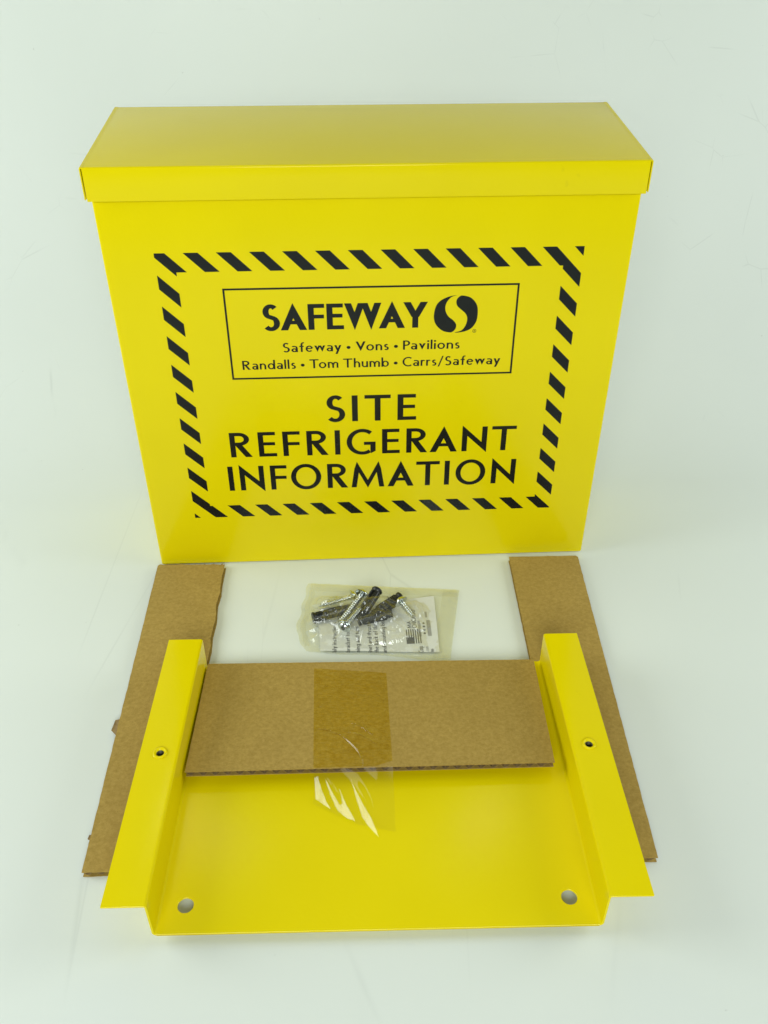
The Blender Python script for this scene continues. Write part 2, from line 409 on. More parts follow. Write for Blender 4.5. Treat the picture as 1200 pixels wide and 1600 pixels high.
def union(polys, eps=1e-7):
    vs = []; fs = []
    for p in polys:
        a = 0
        for i in range(len(p)):
            q, r_ = p[i], p[(i+1) % len(p)]; a += q[0]*r_[1]-q[1]*r_[0]
        if a < 0: p = p[::-1]
        if abs(a) < 1e-14: continue
        fs.append(list(range(len(vs), len(vs)+len(p)))); vs += [Vector(q) for q in p]
    r_ = delaunay_2d_cdt(vs, [(f[i], f[(i+1) % len(f)]) for f in fs for i in range(len(f))], [], 0, eps)
    V_ = [tuple(v) for v in r_[0]]
    polys2 = [([tuple(vs[i]) for i in f]) for f in fs]
    bb = [(min(q[0] for q in p), max(q[0] for q in p), min(q[1] for q in p), max(q[1] for q in p)) for p in polys2]
    out = []
    for f in r_[2]:
        cx = sum(V_[i][0] for i in f)/len(f); cy = sum(V_[i][1] for i in f)/len(f)
        for p, b_ in zip(polys2, bb):
            if not (b_[0] <= cx <= b_[1] and b_[2] <= cy <= b_[3]): continue
            wn = False; j = len(p)-1
            for i in range(len(p)):
                if (p[i][1] > cy) != (p[j][1] > cy) and cx < (p[j][0]-p[i][0])*(cy-p[i][1])/(p[j][1]-p[i][1])+p[i][0]: wn = not wn
                j = i
            if wn: out.append(tuple(f)); break
    return V_, out
def flat(name, polys, place, material, parent, scale=1.0):
    """place maps metric 2D to 3D; polys united so nothing overlaps"""
    k = 1000.0
    v, f = union([[(a*k, b*k) for a, b in p] for p in polys], 1e-5)
    return pydata(name, [place(a/k, b/k) for a, b in v], f, material, parent)
def fit_line(polys, x0, x1, base, cap):
    xs = [a for p in polys for a, b in p]; lo, hi = min(xs), max(xs)
    s = (x1-x0)/(hi-lo)
    return [[(x0+(a-lo)*s, base+b*cap) for a, b in p] for p in polys]

# ================================================================== SETTING
def build_sweep():
    prof = [(-2.2, 0), (0.10, 0)]
    r = 0.42
    for k in range(1, 17):
        a = math.pi/2*k/16*0.94; prof.append((0.10+r*math.sin(a), r*(1-math.cos(a))))
    prof.append((prof[-1][0]+0.10, 1.7))
    xs = [-1.6, -0.8, 0, 0.8, 1.6]
    V = [(x, y, z) for y, z in prof for x in xs]; n = len(xs)
    F = [(j*n+i, j*n+i+1, (j+1)*n+i+1, (j+1)*n+i) for j in range(len(prof)-1) for i in range(n-1)]
    o = pydata('backdrop', V, F, SWEEP, smooth=True)
    me = o.data
    if me.polygons[0].normal.z < 0:
        me.flip_normals()
    tag(o, kind='structure'); return o
build_sweep()

# ================================================================== DOCUMENT BOX
W, HB, D, LID, OV, SL = 0.34, 0.3060, 0.1100, 0.0199, 0.00314, 0.0119
box = tag(empty('document_box'), 'tall yellow metal box with black warning border and printed lettering, standing upright', 'metal box')
v, f = box_v(-W/2, W/2, 0, D, 0.0004, HB-0.004)
body = pydata('body', v, f, YEL, box); bevel(body, 0.0016, 4)
# lid: top skin and front and rear lips folded from one sheet, side lips apart at the corners
lx = W/2+OV
prof = rounded([(-OV, HB-LID), (-OV, HB), (D+OV, HB+SL), (D+OV, HB+SL-LID)], 0.0014, 6)
sheet('lid', prof, 0.0010, -(lx-0.0016), lx-0.0016, lambda a, b, e: (e, a, b), YEL, box)
bake(box.children[-1] if box.children else None) if False else None
lid = [o for o in bpy.data.objects if o.name == 'lid'][0]
bevel(lid, 0.00035, 2, 60)
for s in (-1, 1):
    def zt(y): return HB+(y+OV)/(D+2*OV)*SL
    pr = rounded([(lx-0.0030, 0), (lx, 0), (lx, -(LID-0.0008))], 0.0010, 4)
    V = []; F = []
    n = len(pr)
    off = []
    for i in range(n):
        a_, b_ = pr[max(i-1, 0)], pr[min(i+1, n-1)]; t = (b_-a_).normalized(); off.append(pr[i]+Vector((-abs(t.y), -abs(t.x)))*0.0009)
    for y in (-OV+0.0006, D+OV-0.0006):
        for q in list(pr)+off: V.append((s*q.x, y, zt(y)+q.y+0.00002))
    m2 = 2*n
    for i in range(n-1):
        F += [(i, i+1, m2+i+1, m2+i), (n+i, m2+n+i, m2+n+i+1, n+i+1), (i, n+i, n+i+1, i+1), (m2+i, m2+i+1, m2+n+i+1, m2+n+i)]
    for i in (0, n-1): F.append((i, m2+i, m2+n+i, n+i))
    o = pydata('side_lip', V, F, YEL, lid); bevel(o, 0.0002, 1, 60)

pf = lambda a, b: (a, -0.00012, b)     # printed ink film on the front face
BX0, BX1, BZ0, BZ1, BW = -0.1375, 0.1383, 0.0461, 0.2530, 0.0126
def clip(poly, a, b, c):
    """keep a*x+b*y<=c"""
    out = []
    for i in range(len(poly)):
        p, q = poly[i], poly[(i+1) % len(poly)]
        dp, dq = a*p[0]+b*p[1]-c, a*q[0]+b*q[1]-c
        if dp <= 0: out.append(p)
        if (dp < 0 < dq) or (dq < 0 < dp):
            t = dp/(dp-dq); out.append((p[0]+(q[0]-p[0])*t, p[1]+(q[1]-p[1])*t))
    return out
bands = [rc(BX0, BX1, BZ1-BW, BZ1), rc(BX0, BX1, BZ0, BZ0+BW*0.86), rc(BX0, BX0+BW, BZ0, BZ1), rc(BX1-BW, BX1, BZ0, BZ1)]
PIT = 0.02093; C0 = -0.1193+BZ1
for k in range(-14, 26):
    cA = C0+PIT*k; cB = cA+0.0094
    pcs = []
    for bi, bnd in enumerate(bands):
        q = clip(clip(list(bnd), 1, 1, cB), -1, -1, -cA)
        if len(q) < 3: continue
        ar = 0.5*abs(sum(q[i][0]*q[(i+1) % len(q)][1]-q[(i+1) % len(q)][0]*q[i][1] for i in range(len(q))))
        if ar > 1e-6: pcs.append((bi, q))
    # neighbouring bands that meet in a corner make one stripe
    used = set()
    for i in range(len(pcs)):
        if i in used: continue
        grp = [pcs[i][1]]; used.add(i)
        for j in range(i+1, len(pcs)):
            if j in used: continue
            hit = any(min(a[0] for a in pcs[j][1])-1e-5 <= x <= max(a[0] for a in pcs[j][1])+1e-5 and
                      min(a[1] for a in pcs[j][1])-1e-5 <= y <= max(a[1] for a in pcs[j][1])+1e-5 for x, y in pcs[i][1])
            if hit: grp.append(pcs[j][1]); used.add(j)
        flat('warning_stripe', grp, pf, INK, box)
t = 0.0013
fx0, fx1, fz0, fz1 = -0.0970, 0.0983, 0.1633, 0.2291
flat('printed_frame', [rc(fx0, fx1, fz1-t, fz1), rc(fx0, fx1, fz0, fz0+t), rc(fx0, fx0+t, fz0, fz1), rc(fx1-t, fx1, fz0, fz1)], pf, INK, box)
K1 = {'FE': .0, 'AF': -.02, 'EW': -.05, 'WA': -.16, 'AY': -.14, 'SA': -.06}
flat('store_name_lettering', fit_line(text_polys('SAFEWAY', .205, .155, .07, kern=K1), -0.0722, 0.0378, 0.1992, 0.0182), pf, INK, box)
B = ' \u2022 '
KL = {'To': -.12, 'Pa': -.06, 'Vo': -.08, 'wa': -.02, 'ay': -.02}
flat('small_lettering', fit_line(text_polys('Safeway'+B+'Vons'+B+'Pavilions', .165, .125, .13, .30, KL), -0.0604, 0.0606, 0.1832, 0.0068), pf, INK, box)
flat('small_lettering', fit_line(text_polys('Randalls'+B+'Tom Thumb'+B+'Carrs/Safeway', .165, .125, .13, .30, KL), -0.0891, 0.0896, 0.1707, 0.0068), pf, INK, box)
flat('heading_lettering', fit_line(text_polys('SITE', .180, .137, .21), -0.0325, 0.0317, 0.1280, 0.0209), pf, INK, box)
K2 = {'RA': -.14, 'AN': -.06, 'NT': -.06, 'MA': -.10, 'AT': -.14, 'FR': -.0, 'FO': -.08, 'TI': -.04, 'RM': -.10}
flat('heading_lettering', fit_line(text_polys('REFRIGERANT', .172, .134, .21, kern=K2), -0.1042, 0.1062, 0.1000, 0.0208), pf, INK, box)
flat('heading_lettering', fit_line(text_polys('INFORMATION', .172, .134, .21, kern=K2), -0.1083, 0.1083, 0.0704, 0.0216), pf, INK, box)
def dense(pts, n=5):
    P = pts+[pts[0], pts[1], pts[2]]; out = []
    for i in range(1, len(pts)+1):
        for k in range(n):
            t_ = k/n
            out.append(tuple(0.5*((2*P[i][j])+(-P[i-1][j]+P[i+1][j])*t_+(2*P[i-1][j]-5*P[i][j]+4*P[i+1][j]-P[(i+2)][j])*t_*t_+(-P[i-1][j]+3*P[i][j]-3*P[i+1][j]+P[(i+2)][j])*t_**3) for j in (0, 1)))
    return out
left = [(0.057, 0.2216), (0.0517, 0.2207), (0.0465, 0.2182), (0.0436, 0.2149), (0.0423, 0.2104), (0.0421, 0.2059), (0.0431, 0.2021), (0.0454, 0.1989), (0.0488, 0.1963), (0.0532, 0.1952), (0.055, 0.1956), (0.0569, 0.1975), (0.0575, 0.2002), (0.0565, 0.2025), (0.0546, 0.2045), (0.0524, 0.2062), (0.0506, 0.2087), (0.0496, 0.2118), (0.0498, 0.2152), (0.0515, 0.2185), (0.0539, 0.2206)]
right = [(0.0565, 0.1951), (0.0601, 0.1951), (0.0648, 0.1962), (0.0683, 0.1984), (0.0707, 0.2022), (0.0715, 0.206), (0.0715, 0.2109), (0.0706, 0.2147), (0.0682, 0.2181), (0.0653, 0.2202), (0.0606, 0.2213), (0.0585, 0.2204), (0.0571, 0.2187), (0.0568, 0.2165), (0.0575, 0.2142), (0.0593, 0.2123), (0.0615, 0.2104), (0.0634, 0.2085), (0.0646, 0.2058), (0.0645, 0.2024), (0.0632, 0.1989), (0.0608, 0.1963)]
flat('store_emblem', [dense(left)], pf, INK, box)
flat('store_emblem', [dense(right)], pf, INK, box)
rx, rz = 0.07005, 0.19595
reg = rib(circ(rx, rz, .00115, .00115, 0, 345, 23), .00028, .00028, True)
reg += [[(rx+(a-.30)*.0011, rz+(b-.5)*.0011) for a, b in p] for p in glyph('R', .2, .18)[1]]
flat('registered_mark', reg, pf, INK, box)

# ================================================================== MOUNTING BRACKET
BR = empty('mounting_bracket', (-0.004604, -0.121654, 0.0046), (-0.006, 0, -0.027393))
tag(BR, 'open yellow metal tray with two raised side flanges, lying in front of the box', 'metal bracket')
F2, FL, HH, LL = 0.114993, 0.022623, 0.026081, 0.189149
prof = rounded([(-F2-FL, HH), (-F2, HH), (-F2, 0), (F2, 0), (F2, HH), (F2+FL, HH)], 0.0016, 6)
plate = sheet('folded_plate', prof, 0.0011, -LL, 0, lambda a, b, e: (a, e, b), YEL, BR, cuts=1)
def cutter(x, y, z, r, h, seg=32):
    bm = bmesh.new(); bmesh.ops.create_cone(bm, cap_ends=True, segments=seg, radius1=r, radius2=r, depth=h)
    bmesh.ops.translate(bm, verts=bm.verts, vec=(x, y, z))
    me = bpy.data.meshes.new('cut'); bm.to_mesh(me); bm.free()
    o = bpy.data.objects.new('cut', me); COL.objects.link(o); o.parent = BR; return o
cuts = [cutter(-0.1015, -0.1736, 0, 0.0042, 0.01), cutter(0.1012, -0.1736, 0, 0.0042, 0.01),
        cutter(-0.1257, -0.0949, HH, 0.0032, 0.01), cutter(0.1254, -0.0942, HH, 0.0032, 0.01)]
bpy.context.view_layer.update()
for c in cuts:
    b = plate.modifiers.new('c', 'BOOLEAN'); b.operation = 'DIFFERENCE'; b.object = c; b.solver = 'EXACT'
bake(plate, 25)
for c in cuts: bpy.data.objects.remove(c, do_unlink=True)
bevel(plate, 0.00022, 1, 60)
# front lip turned down a little in the middle of the sheet
V = []; Fc = []; nn = 40
for i in range(nn+1):
    x = -0.1136+0.2272*i/nn; hgt = 0.0030*max(0.0, 1-(x/0.104)**2)**0.8+0.0001
    for q in ((-LL-0.0006, -0.0001), (-LL+0.0008+hgt*0.7, -0.0012-hgt), (-LL+0.0018+hgt*0.7, -0.0012-hgt), (-LL+0.0018, -0.0010), (-LL+0.0001, -0.0002)):
        V.append((x, q[0], q[1]))
for i in range(nn):
    for k in range(5): Fc.append((i*5+k, i*5+(k+1) % 5, (i+1)*5+(k+1) % 5, (i+1)*5+k))
Fc += [(0, 1, 2, 3, 4), (nn*5+4, nn*5+3, nn*5+2, nn*5+1, nn*5)]
pydata('front_lip', V, Fc, YEL, BR, smooth=False)
# pressed-in nuts in the flanges: collar with a dark threaded bore
for x, y in ((-0.1257, -0.0949), (0.1254, -0.0942)):
    pr = [(0.0023, -0.006), (0.0023, 0.0002), (0.0029, 0.0008), (0.0035, 0.00095), (0.0041, 0.0008), (0.0043, -0.0002), (0.0034, -0.0008), (0.0034, -0.006)]
    V = []; Fc = []; sg = 32
    for r_, z_ in pr:
        for k in range(sg):
            a = 2*math.pi*k/sg; V.append((x+r_*math.cos(a), y+r_*math.sin(a), HH+z_))
    for i in range(len(pr)):
        for k in range(sg):
            k2 = (k+1) % sg; j = (i+1) % len(pr); Fc.append((i*sg+k, i*sg+k2, j*sg+k2, j*sg+k))
    nut = pydata('rivet_nut', V, Fc, YEL, BR, smooth=True)
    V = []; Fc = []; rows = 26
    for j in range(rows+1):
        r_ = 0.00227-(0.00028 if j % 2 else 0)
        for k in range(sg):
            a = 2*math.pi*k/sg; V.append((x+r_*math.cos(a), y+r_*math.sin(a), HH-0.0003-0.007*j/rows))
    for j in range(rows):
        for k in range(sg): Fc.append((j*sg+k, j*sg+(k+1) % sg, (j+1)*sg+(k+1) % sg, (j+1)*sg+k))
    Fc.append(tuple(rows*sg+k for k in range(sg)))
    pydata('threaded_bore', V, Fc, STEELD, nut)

# ================================================================== CARDBOARD
def ragged(pts, step, amp, seed=0, edges=None):
    """subdivide a closed outline and push the chosen edges in and out"""
    out = []; n = len(pts)
    for i in range(n):
        a, b = Vector(pts[i]), Vector(pts[(i+1) % n]); L_ = (b-a).length
        k = max(1, int(L_/step)); A = amp if edges is None else edges.get(i, amp)
        nv = Vector((-(b-a).y, (b-a).x)).normalized()
        for j in range(k):
            p = a+(b-a)*j/k
            d = 0 if j == 0 else A*(noise.noise(Vector((p.x*160+seed, p.y*160, seed)))+0.6*noise.noise(Vector((p.x*600, p.y*600+seed, seed))))
            out.append((p.x+nv.x*d, p.y+nv.y*d))
    return out
def slab(name, outline, z0, z1, zf, material, parent):
    """thin sheet with an outline; zf(x,y) lifts it"""
    k = 1000
    v, f = union([[(a*k, b*k) for a, b in outline]], 1e-4)
    v = [(a/k, b/k) for a, b in v]; n = len(v)
    V = [(a, b, z1+zf(a, b)) for a, b in v]+[(a, b, z0+zf(a, b)) for a, b in v]
    from collections import Counter
    cnt = Counter(); od = {}
    for t_ in f:
        for i in range(len(t_)):
            e = (t_[i], t_[(i+1) % len(t_)]); cnt[tuple(sorted(e))] += 1; od[tuple(sorted(e))] = e
    Fs = [tuple(t_) for t_ in f]+[tuple(n+i for i in reversed(t_)) for t_ in f]
    for e, c in cnt.items():
        if c == 1: a, b = od[e]; Fs.append((a, n+a, n+b, b))
    return pydata(name, V, Fs, material, parent)
def flutes(parent, xl, xr, y0, y1, z0, z1, zf, pitch=0.0072, ny=16, shear=0.0):
    """corrugated middle paper: a wavy ribbon running along y; xl/xr give the edges at each y"""
    V = []; Fc = []
    A = (z1-z0)/2-0.00012; zm = (z0+z1)/2; x_start = min(xl(y0), xl(y1)); x_end = max(xr(y0), xr(y1))
    n = int((x_end-x_start)/pitch*10)
    ys = [y0+(y1-y0)*j/ny for j in range(ny+1)]
    for side in (1, -1):
        base = len(V)
        for y in ys:
            for i in range(n+1):
                x = x_start+(x_end-x_start)*i/n
                x = min(max(x, xl(y)), xr(y))
                z = zm+A*math.sin(2*math.pi*x/pitch)
                yy = y+shear*(x-x_start)*(1 if y < (y0+y1)/2 else 0)
                V.append((x, yy, z+side*0.00013+zf(x, yy)))
        for j in range(ny):
            for i in range(n):
                a = base+j*(n+1)+i; Fc.append((a, a+1, a+n+2, a+n+1))
        if side == 1: top = base
        else:
            for j in (0, ny):
                for i in range(n):
                    a = top+j*(n+1)+i; b = base+j*(n+1)+i; Fc.append((a, a+1, b+1, b))
    return pydata('flute_paper', V, Fc, CARDIN, parent)

def strip(name, label, xo_b, xo_f, xi_b, xi_f, yb, yf, torn, seed):
    """cardboard strip on the table, yb its far end, yf its near end"""
    root = tag(empty(name, (0, 0, 0)), label, 'cardboard strip')
    T = 0.0043
    left_x_b, right_x_b = min(xo_b, xi_b), max(xo_b, xi_b)
    crease = -0.0885
    def zf(x, y):
        return 0.0002-0.00025*math.exp(-((y-crease)/0.0014)**2)
    sx = 1 if xo_b > xi_b else -1
    outer = [(xo_b, yb[0]), (xo_f, yf[0])]
    pts = [(xo_b-sx*0.0015, yb[0]), (xo_b, yb[0]-0.0016), (xo_f, yf[0]), (xi_f, yf[1]), (xi_b, yb[1])]
    if torn:
        inner = [(-0.1262, -0.1900), (-0.1206, -0.1160), (-0.1197, -0.1000), (-0.1204, -0.0860), (-0.1196, -0.0760), (-0.1193, -0.0700), (-0.1200, -0.0590), (-0.1203, -0.0520), (-0.1190, -0.0410), (-0.1195, -0.0310), (-0.1191, -0.0180), (-0.1188, -0.0068)]
        pts = [(xo_b-sx*0.0015, yb[0]), (xo_b, yb[0]-0.0016), (xo_f, yf[0]), (xi_f, yf[1])]+inner
    top = ragged(pts, 0.0016, 0.00022, seed, {k: 0.0006 for k in range(4, 16)} if torn else None)
    bot = ragged([(p[0], p[1]) for p in pts], 0.0016, 0.0002, seed+5)
    if torn: bot = [(x+(0.0007 if x > -0.135 and y > -0.20 else 0), y) for x, y in bot]
    slab('top_liner', top, T-0.0005, T, zf, CARD, root)
    slab('bottom_liner', bot, 0.0002, 0.0006, lambda x, y: 0, CARD, root)
    lo, hi = (0, 1)
    def edge(xa_b, xa_f): return lambda y: xa_b+(xa_f-xa_b)*(y-yb[0])/(yf[0]-yb[0])
    eo = edge(xo_b-sx*0.0006, xo_f-sx*0.0006); ei = edge(xi_b+sx*0.0014, xi_f+sx*0.0014)
    fl = flutes(root, eo if sx < 0 else ei, ei if sx < 0 else eo, yf[0]+0.0006, yb[0]-0.0006, 0.0006, T-0.0005, zf)
    return root
LS = strip('cardboard_strip', 'long brown corrugated strip with torn inner edge, left under the bracket flange', -0.1717, -0.1703, -0.1190, -0.1285, (-0.0042, -0.0068), (-0.2700, -0.2705), True, 2.0)
RS = strip('cardboard_strip', 'long brown corrugated strip with clean edges, right under the bracket flange', 0.1640, 0.1463, 0.1086, 0.0990, (-0.0098, -0.0086), (-0.2771, -0.2760), False, 8.0)
# torn flaps of liner sticking out of the left strip's outer edge
def flap(root, x, y, w_, l_, lean):
    V = []; Fc = []
    for j in range(5):
        t_ = j/4
        for q in (0, 1):
            wq = w_*(1-0.45*t_)
            V.append((x-lean*t_*(1-0.2*q), y+(q-0.5)*wq+0.3*wq*t_, 0.0038-0.0012*math.sin(t_*2.2)+l_*t_*0.6))
    for j in range(4): Fc.append((j*2, j*2+1, j*2+3, j*2+2))
    o = pydata('torn_flap', V, Fc, CARDIN, root)
    so = o.modifiers.new('s', 'SOLIDIFY'); so.thickness = 0.0004; bake(o, 60)
flap(LS, -0.1700, -0.1690, 0.0150, 0.0016, 0.0046)
flap(LS, -0.1695, -0.2140, 0.0040, 0.0012, 0.0010)
flap(LS, -0.1698, -0.2480, 0.0045, 0.0010, 0.0022)

# pad lying in the tray (tray frame): back edge on the floor, front edge lifted
PADE = empty('cardboard_pad', BR.location, BR.rotation_euler)
tag(PADE, 'wide brown corrugated cardboard pad lying across the rear of the yellow bracket', 'cardboard pad')
def padz(x, y): return 0.0005+0.0055*min(max((-0.0025-y)/0.0935, 0), 1)**1.15
pts = [(-0.1137, -0.0022), (-0.1133, -0.0965), (0.1070, -0.0945), (0.1098, -0.0032)]
TP = 0.0045
slab('top_liner', ragged(pts, 0.0022, 0.00010, 4), TP-0.0004, TP, padz, CARD, PADE)
slab('bottom_liner', ragged([(a*0.998, b+(0.0002 if b < -0.05 else 0)) for a, b in pts], 0.0022, 0.00010, 14), 0, 0.0004, padz, CARD, PADE)
flutes(PADE, lambda y: -0.1131, lambda y: 0.1098+(y+0.0032)*0.03-0.0004, -0.0963, -0.0035, 0.0004, TP-0.0004, padz, shear=0.0088)
for o in PADE.children: pass

# clear tape: stuck on the pad, then free over its front edge down to the tray floor
TA = empty('packing_tape', BR.location, BR.rotation_euler)
tag(TA, 'clear wrinkled packing tape holding the cardboard pad to the bracket floor', 'packing tape')
def tape_x(u, y): return (-0.0412+0.0041*min(1, (-y)/0.1))*(1-u)+(0.0078+0.0026*min(1, (-y)/0.12))*u
# stuck part
nu, nv = 40, 60
V = []; Fc = []
for j in range(nv+1):
    for i in range(nu+1):
        u = i/nu
        y0 = -0.0088-0.0056*u-0.0005*noise.noise(Vector((u*14, 3, 0))); y1 = -0.0945-0.001*(1-u)
        if u > 0.80: y1 += 0.0035*(u-0.80)/0.2
        y = y0+(y1-y0)*j/nv; x = tape_x(u, y)
        z = padz(x, y)+TP+0.00035+0.00012*noise.noise(Vector((x*300, y*700, 1)))
        # raised channel where the film lifts in an arc
        V.append((x, y, z))
for j in range(nv):
    for i in range(nu):
        a = j*(nu+1)+i; Fc.append((a, a+1, a+nu+2, a+nu+1))
pydata('stuck_film', V, Fc, TAPE_STUCK, TA, smooth=True)
# curved channels of trapped air: slim raised ribs of clear film
def air_rib(path, wid, hgt):
    P = spline(path, 8); V = []; Fc = []; K = 6; n = len(P)
    for i, (x, y) in enumerate(P):
        a, b = P[max(i-1, 0)], P[min(i+1, n-1)]; t_ = Vector((b[0]-a[0], b[1]-a[1])).normalized(); q = Vector((-t_.y, t_.x))
        tp = math.sin(math.pi*i/(n-1))**0.5 if 0 < i < n-1 else 0.02
        for k in range(K+1):
            s = k/K*2-1
            xx, yy = x+q.x*s*wid*tp, y+q.y*s*wid*tp
            V.append((xx, yy, padz(xx, yy)+TP+0.0006+hgt*tp*(1-s*s)))
    for i in range(n-1):
        for k in range(K): a = i*(K+1)+k; Fc.append((a, a+1, a+K+2, a+K+1))
    return pydata('air_crease', V, Fc, TAPE_FREE, TA, smooth=True)
air_rib([(-0.0385, -0.0640), (-0.0300, -0.0655), (-0.0210, -0.0705), (-0.0140, -0.0775), (-0.0095, -0.0860), (-0.0078, -0.0950)], 0.0012, 0.0009)
air_rib([(-0.0150, -0.0600), (-0.0090, -0.0625), (-0.0040, -0.0670), (-0.0015, -0.0700)], 0.0012, 0.0006)
air_rib([(-0.0200, -0.0670), (-0.0110, -0.0690), (-0.0040, -0.0735), (0.0000, -0.0775)], 0.0010, 0.0005)
# free part with diagonal pull folds fanning from the pad edge to the floor
nu, nv = 120, 80
V = []; Fc = []
def free_tape(u, t_):
    yf = -0.1150-0.0200*u
    if u < 0.55: yf = -0.1130-0.0260*u
    else: yf = -0.1273-(u-0.55)*0.012
    y_s = -0.0955-0.001*(1-u); y = y_s+(yf-y_s)*t_
    x = tape_x(u, y)
    zs = padz(x, y_s)+TP+0.0005
    z = 0.00045+(zs-0.00045)*(1-t_)
    q = u*19.5-t_*6.8+0.6+0.5*math.sin(u*7)
    amp = 0.0006*math.sin(math.pi*min(1, t_))**1.1*min(1.0, max(0.0, (0.82-u)/0.12))
    return (x, y, z+amp*(math.sin(q)+1.0))
for j in range(nv+1):
    for i in range(nu+1): V.append(free_tape(i/nu, j/nv))
for j in range(nv):
    for i in range(nu):
        a = j*(nu+1)+i; Fc.append((a, a+1, a+nu+2, a+nu+1))
pydata('free_film', V, Fc, TAPE_FREE, TA, smooth=True)
# added fold flanks, outlined as the glints and tilted to mirror the left softbox
GLINT_FOLDS = [[(-0.03699, -0.09711, 0.00447), (-0.03501, -0.09755, 0.00559), (-0.03209, -0.10655, 0.0042), (-0.02925, -0.11393, 0.00333), (-0.02652, -0.11877, 0.00334), (-0.03115, -0.11457, 0.00187), (-0.03588, -0.1096, 0.00062)], [(-0.03181, -0.09364, 0.00343), (-0.02853, -0.10115, 0.00291), (-0.02494, -0.10901, 0.00249), (-0.02144, -0.11564, 0.00244), (-0.01992, -0.11556, 0.00348), (-0.02189, -0.10638, 0.00545), (-0.01803, -0.11598, 0.00458), (-0.01502, -0.1223, 0.00432), (-0.01243, -0.1277, 0.00411), (-0.01763, -0.12398, 0.00199), (-0.02293, -0.1178, 0.00067), (-0.02767, -0.10684, 0.00145)], [(-0.01521, -0.09899, 0.00446), (-0.01215, -0.10675, 0.00385), (-0.00767, -0.11669, 0.00345), (-0.00331, -0.12533, 0.00342), (0.00086, -0.13699, 0.0022), (-0.0052, -0.12861, 0.00098), (-0.00883, -0.12206, 0.00077), (-0.01216, -0.11028, 0.00261)]]
for fl_ in GLINT_FOLDS:
    P0 = Vector(fl_[0]); nrm = Vector((0, 0, 0))
    for i in range(len(fl_)):
        p_, q_ = Vector(fl_[i]), Vector(fl_[(i+1) % len(fl_)])
        nrm += Vector(((p_.y-q_.y)*(p_.z+q_.z), (p_.z-q_.z)*(p_.x+q_.x), (p_.x-q_.x)*(p_.y+q_.y)))
    nrm.normalize()
    def on_plane(a, b): return (a, b, P0.z-(nrm.x*(a-P0.x)+nrm.y*(b-P0.y))/nrm.z)
    flat('glint_fold', [[(p[0], p[1]) for p in fl_]], on_plane, TAPE_FREE, TA)


# ================================================================== HARDWARE BAG
bag = tag(empty('plastic_bag', (0.0, -0.07, 0)), 'small clear plastic bag holding screws, black anchors and a leaflet, in front of the box', 'plastic bag')
def bag_pt(u, v_):
    # outline on the table; v_=0 far edge, 1 near edge
    def lerp(a, b, t_): return (a[0]+(b[0]-a[0])*t_, a[1]+(b[1]-a[1])*t_)
    far = lerp((-0.0520, -0.0290), (0.0646, -0.0425), u); near = lerp((-0.0525, -0.1030), (0.0490, -0.1175), u)
    near = (near[0], near[1]-0.0010*math.sin(u*9))
    x = far[0]+(near[0]-far[0])*v_; y = far[1]+(near[1]-far[1])*v_
    pk = min(v_/0.72, (1-v_)/0.28)
    bul = (-0.0078*max(0, pk)**0.9-0.0008*math.sin(v_*23))*(1-u)**3
    return x+bul, y
def bagh(u, v_):
    a = min(1, max(0, (u-0.03)/0.13))*min(1, max(0, (0.86-u)/0.20))
    b = min(1, max(0, (v_-0.17)/0.22))*min(1, max(0, (0.985-v_)/0.20))
    s = lambda t_: t_*t_*(3-2*t_)
    h = s(a)*s(b)
    cx = math.exp(-(((u-0.40)/0.30)**2+((v_-0.42)/0.30)**2))
    return h*(0.0045+0.0090*cx)
for nm, topside in (('upper_film', 1), ('lower_film', 0)):
    nu, nv = (150, 100) if topside else (40, 30)
    V = []; Fc = []
    for j in range(nv+1):
        for i in range(nu+1):
            u, v_ = i/nu, j/nv; x, y = bag_pt(u, v_)
            e = min(u, 1-u, v_, 1-v_)
            if topside:
                h = bagh(u, v_)
                p = Vector((x*70, y*90, 0))
                crk = 1-abs(noise.noise(p*1.0+Vector((5, 1, 0))))*2
                crk2 = 1-abs(noise.noise(Vector((x*160+y*80, y*60-x*60, 4))))*2
                wr = 0.0016*max(0, crk)**4+0.0011*max(0, crk2)**4+0.0003*noise.noise(p*4)
                z = 0.0007+h+wr*(0.25+min(1, h/0.004))+0.0008*max(0, noise.noise(Vector((x*40, y*40, 9))))
            else: z = 0.00035+0.00008*noise.noise(Vector((x*60, y*60, 0)))
            V.append((x, y+0.07, z))
    for j in range(nv):
        for i in range(nu):
            a = j*(nu+1)+i; Fc.append((a, a+1, a+nu+2, a+nu+1))
    pydata(nm, V, Fc, BAGF, bag, smooth=True)
# heat seals: slim ridges along the far and right edges and a gather on the left
def seal(u0, v0, u1, v1, wid):
    V = []; Fc = []; n = 40
    for i in range(n+1):
        t_ = i/n; x, y = bag_pt(u0+(u1-u0)*t_, v0+(v1-v0)*t_)
        d = (0, -1) if abs(u1-u0) > abs(v1-v0) else (-1, 0)
        for k in range(5):
            s = k/4; V.append((x+d[0]*wid*s, y+d[1]*wid*s+0.07, 0.0013+0.0006*math.sin(math.pi*s)+0.0002*math.sin(i*1.9)))
    for i in range(n):
        for k in range(4): a = i*5+k; Fc.append((a, a+1, a+6, a+5))
    pydata('heat_seal', V, Fc, BAGF, bag, smooth=True)
seal(0.02, 0.01, 0.98, 0.01, 0.0085); seal(0.995, 0.03, 0.995, 0.97, 0.0120); seal(0.055, 0.12, 0.055, 0.93, 0.0040)

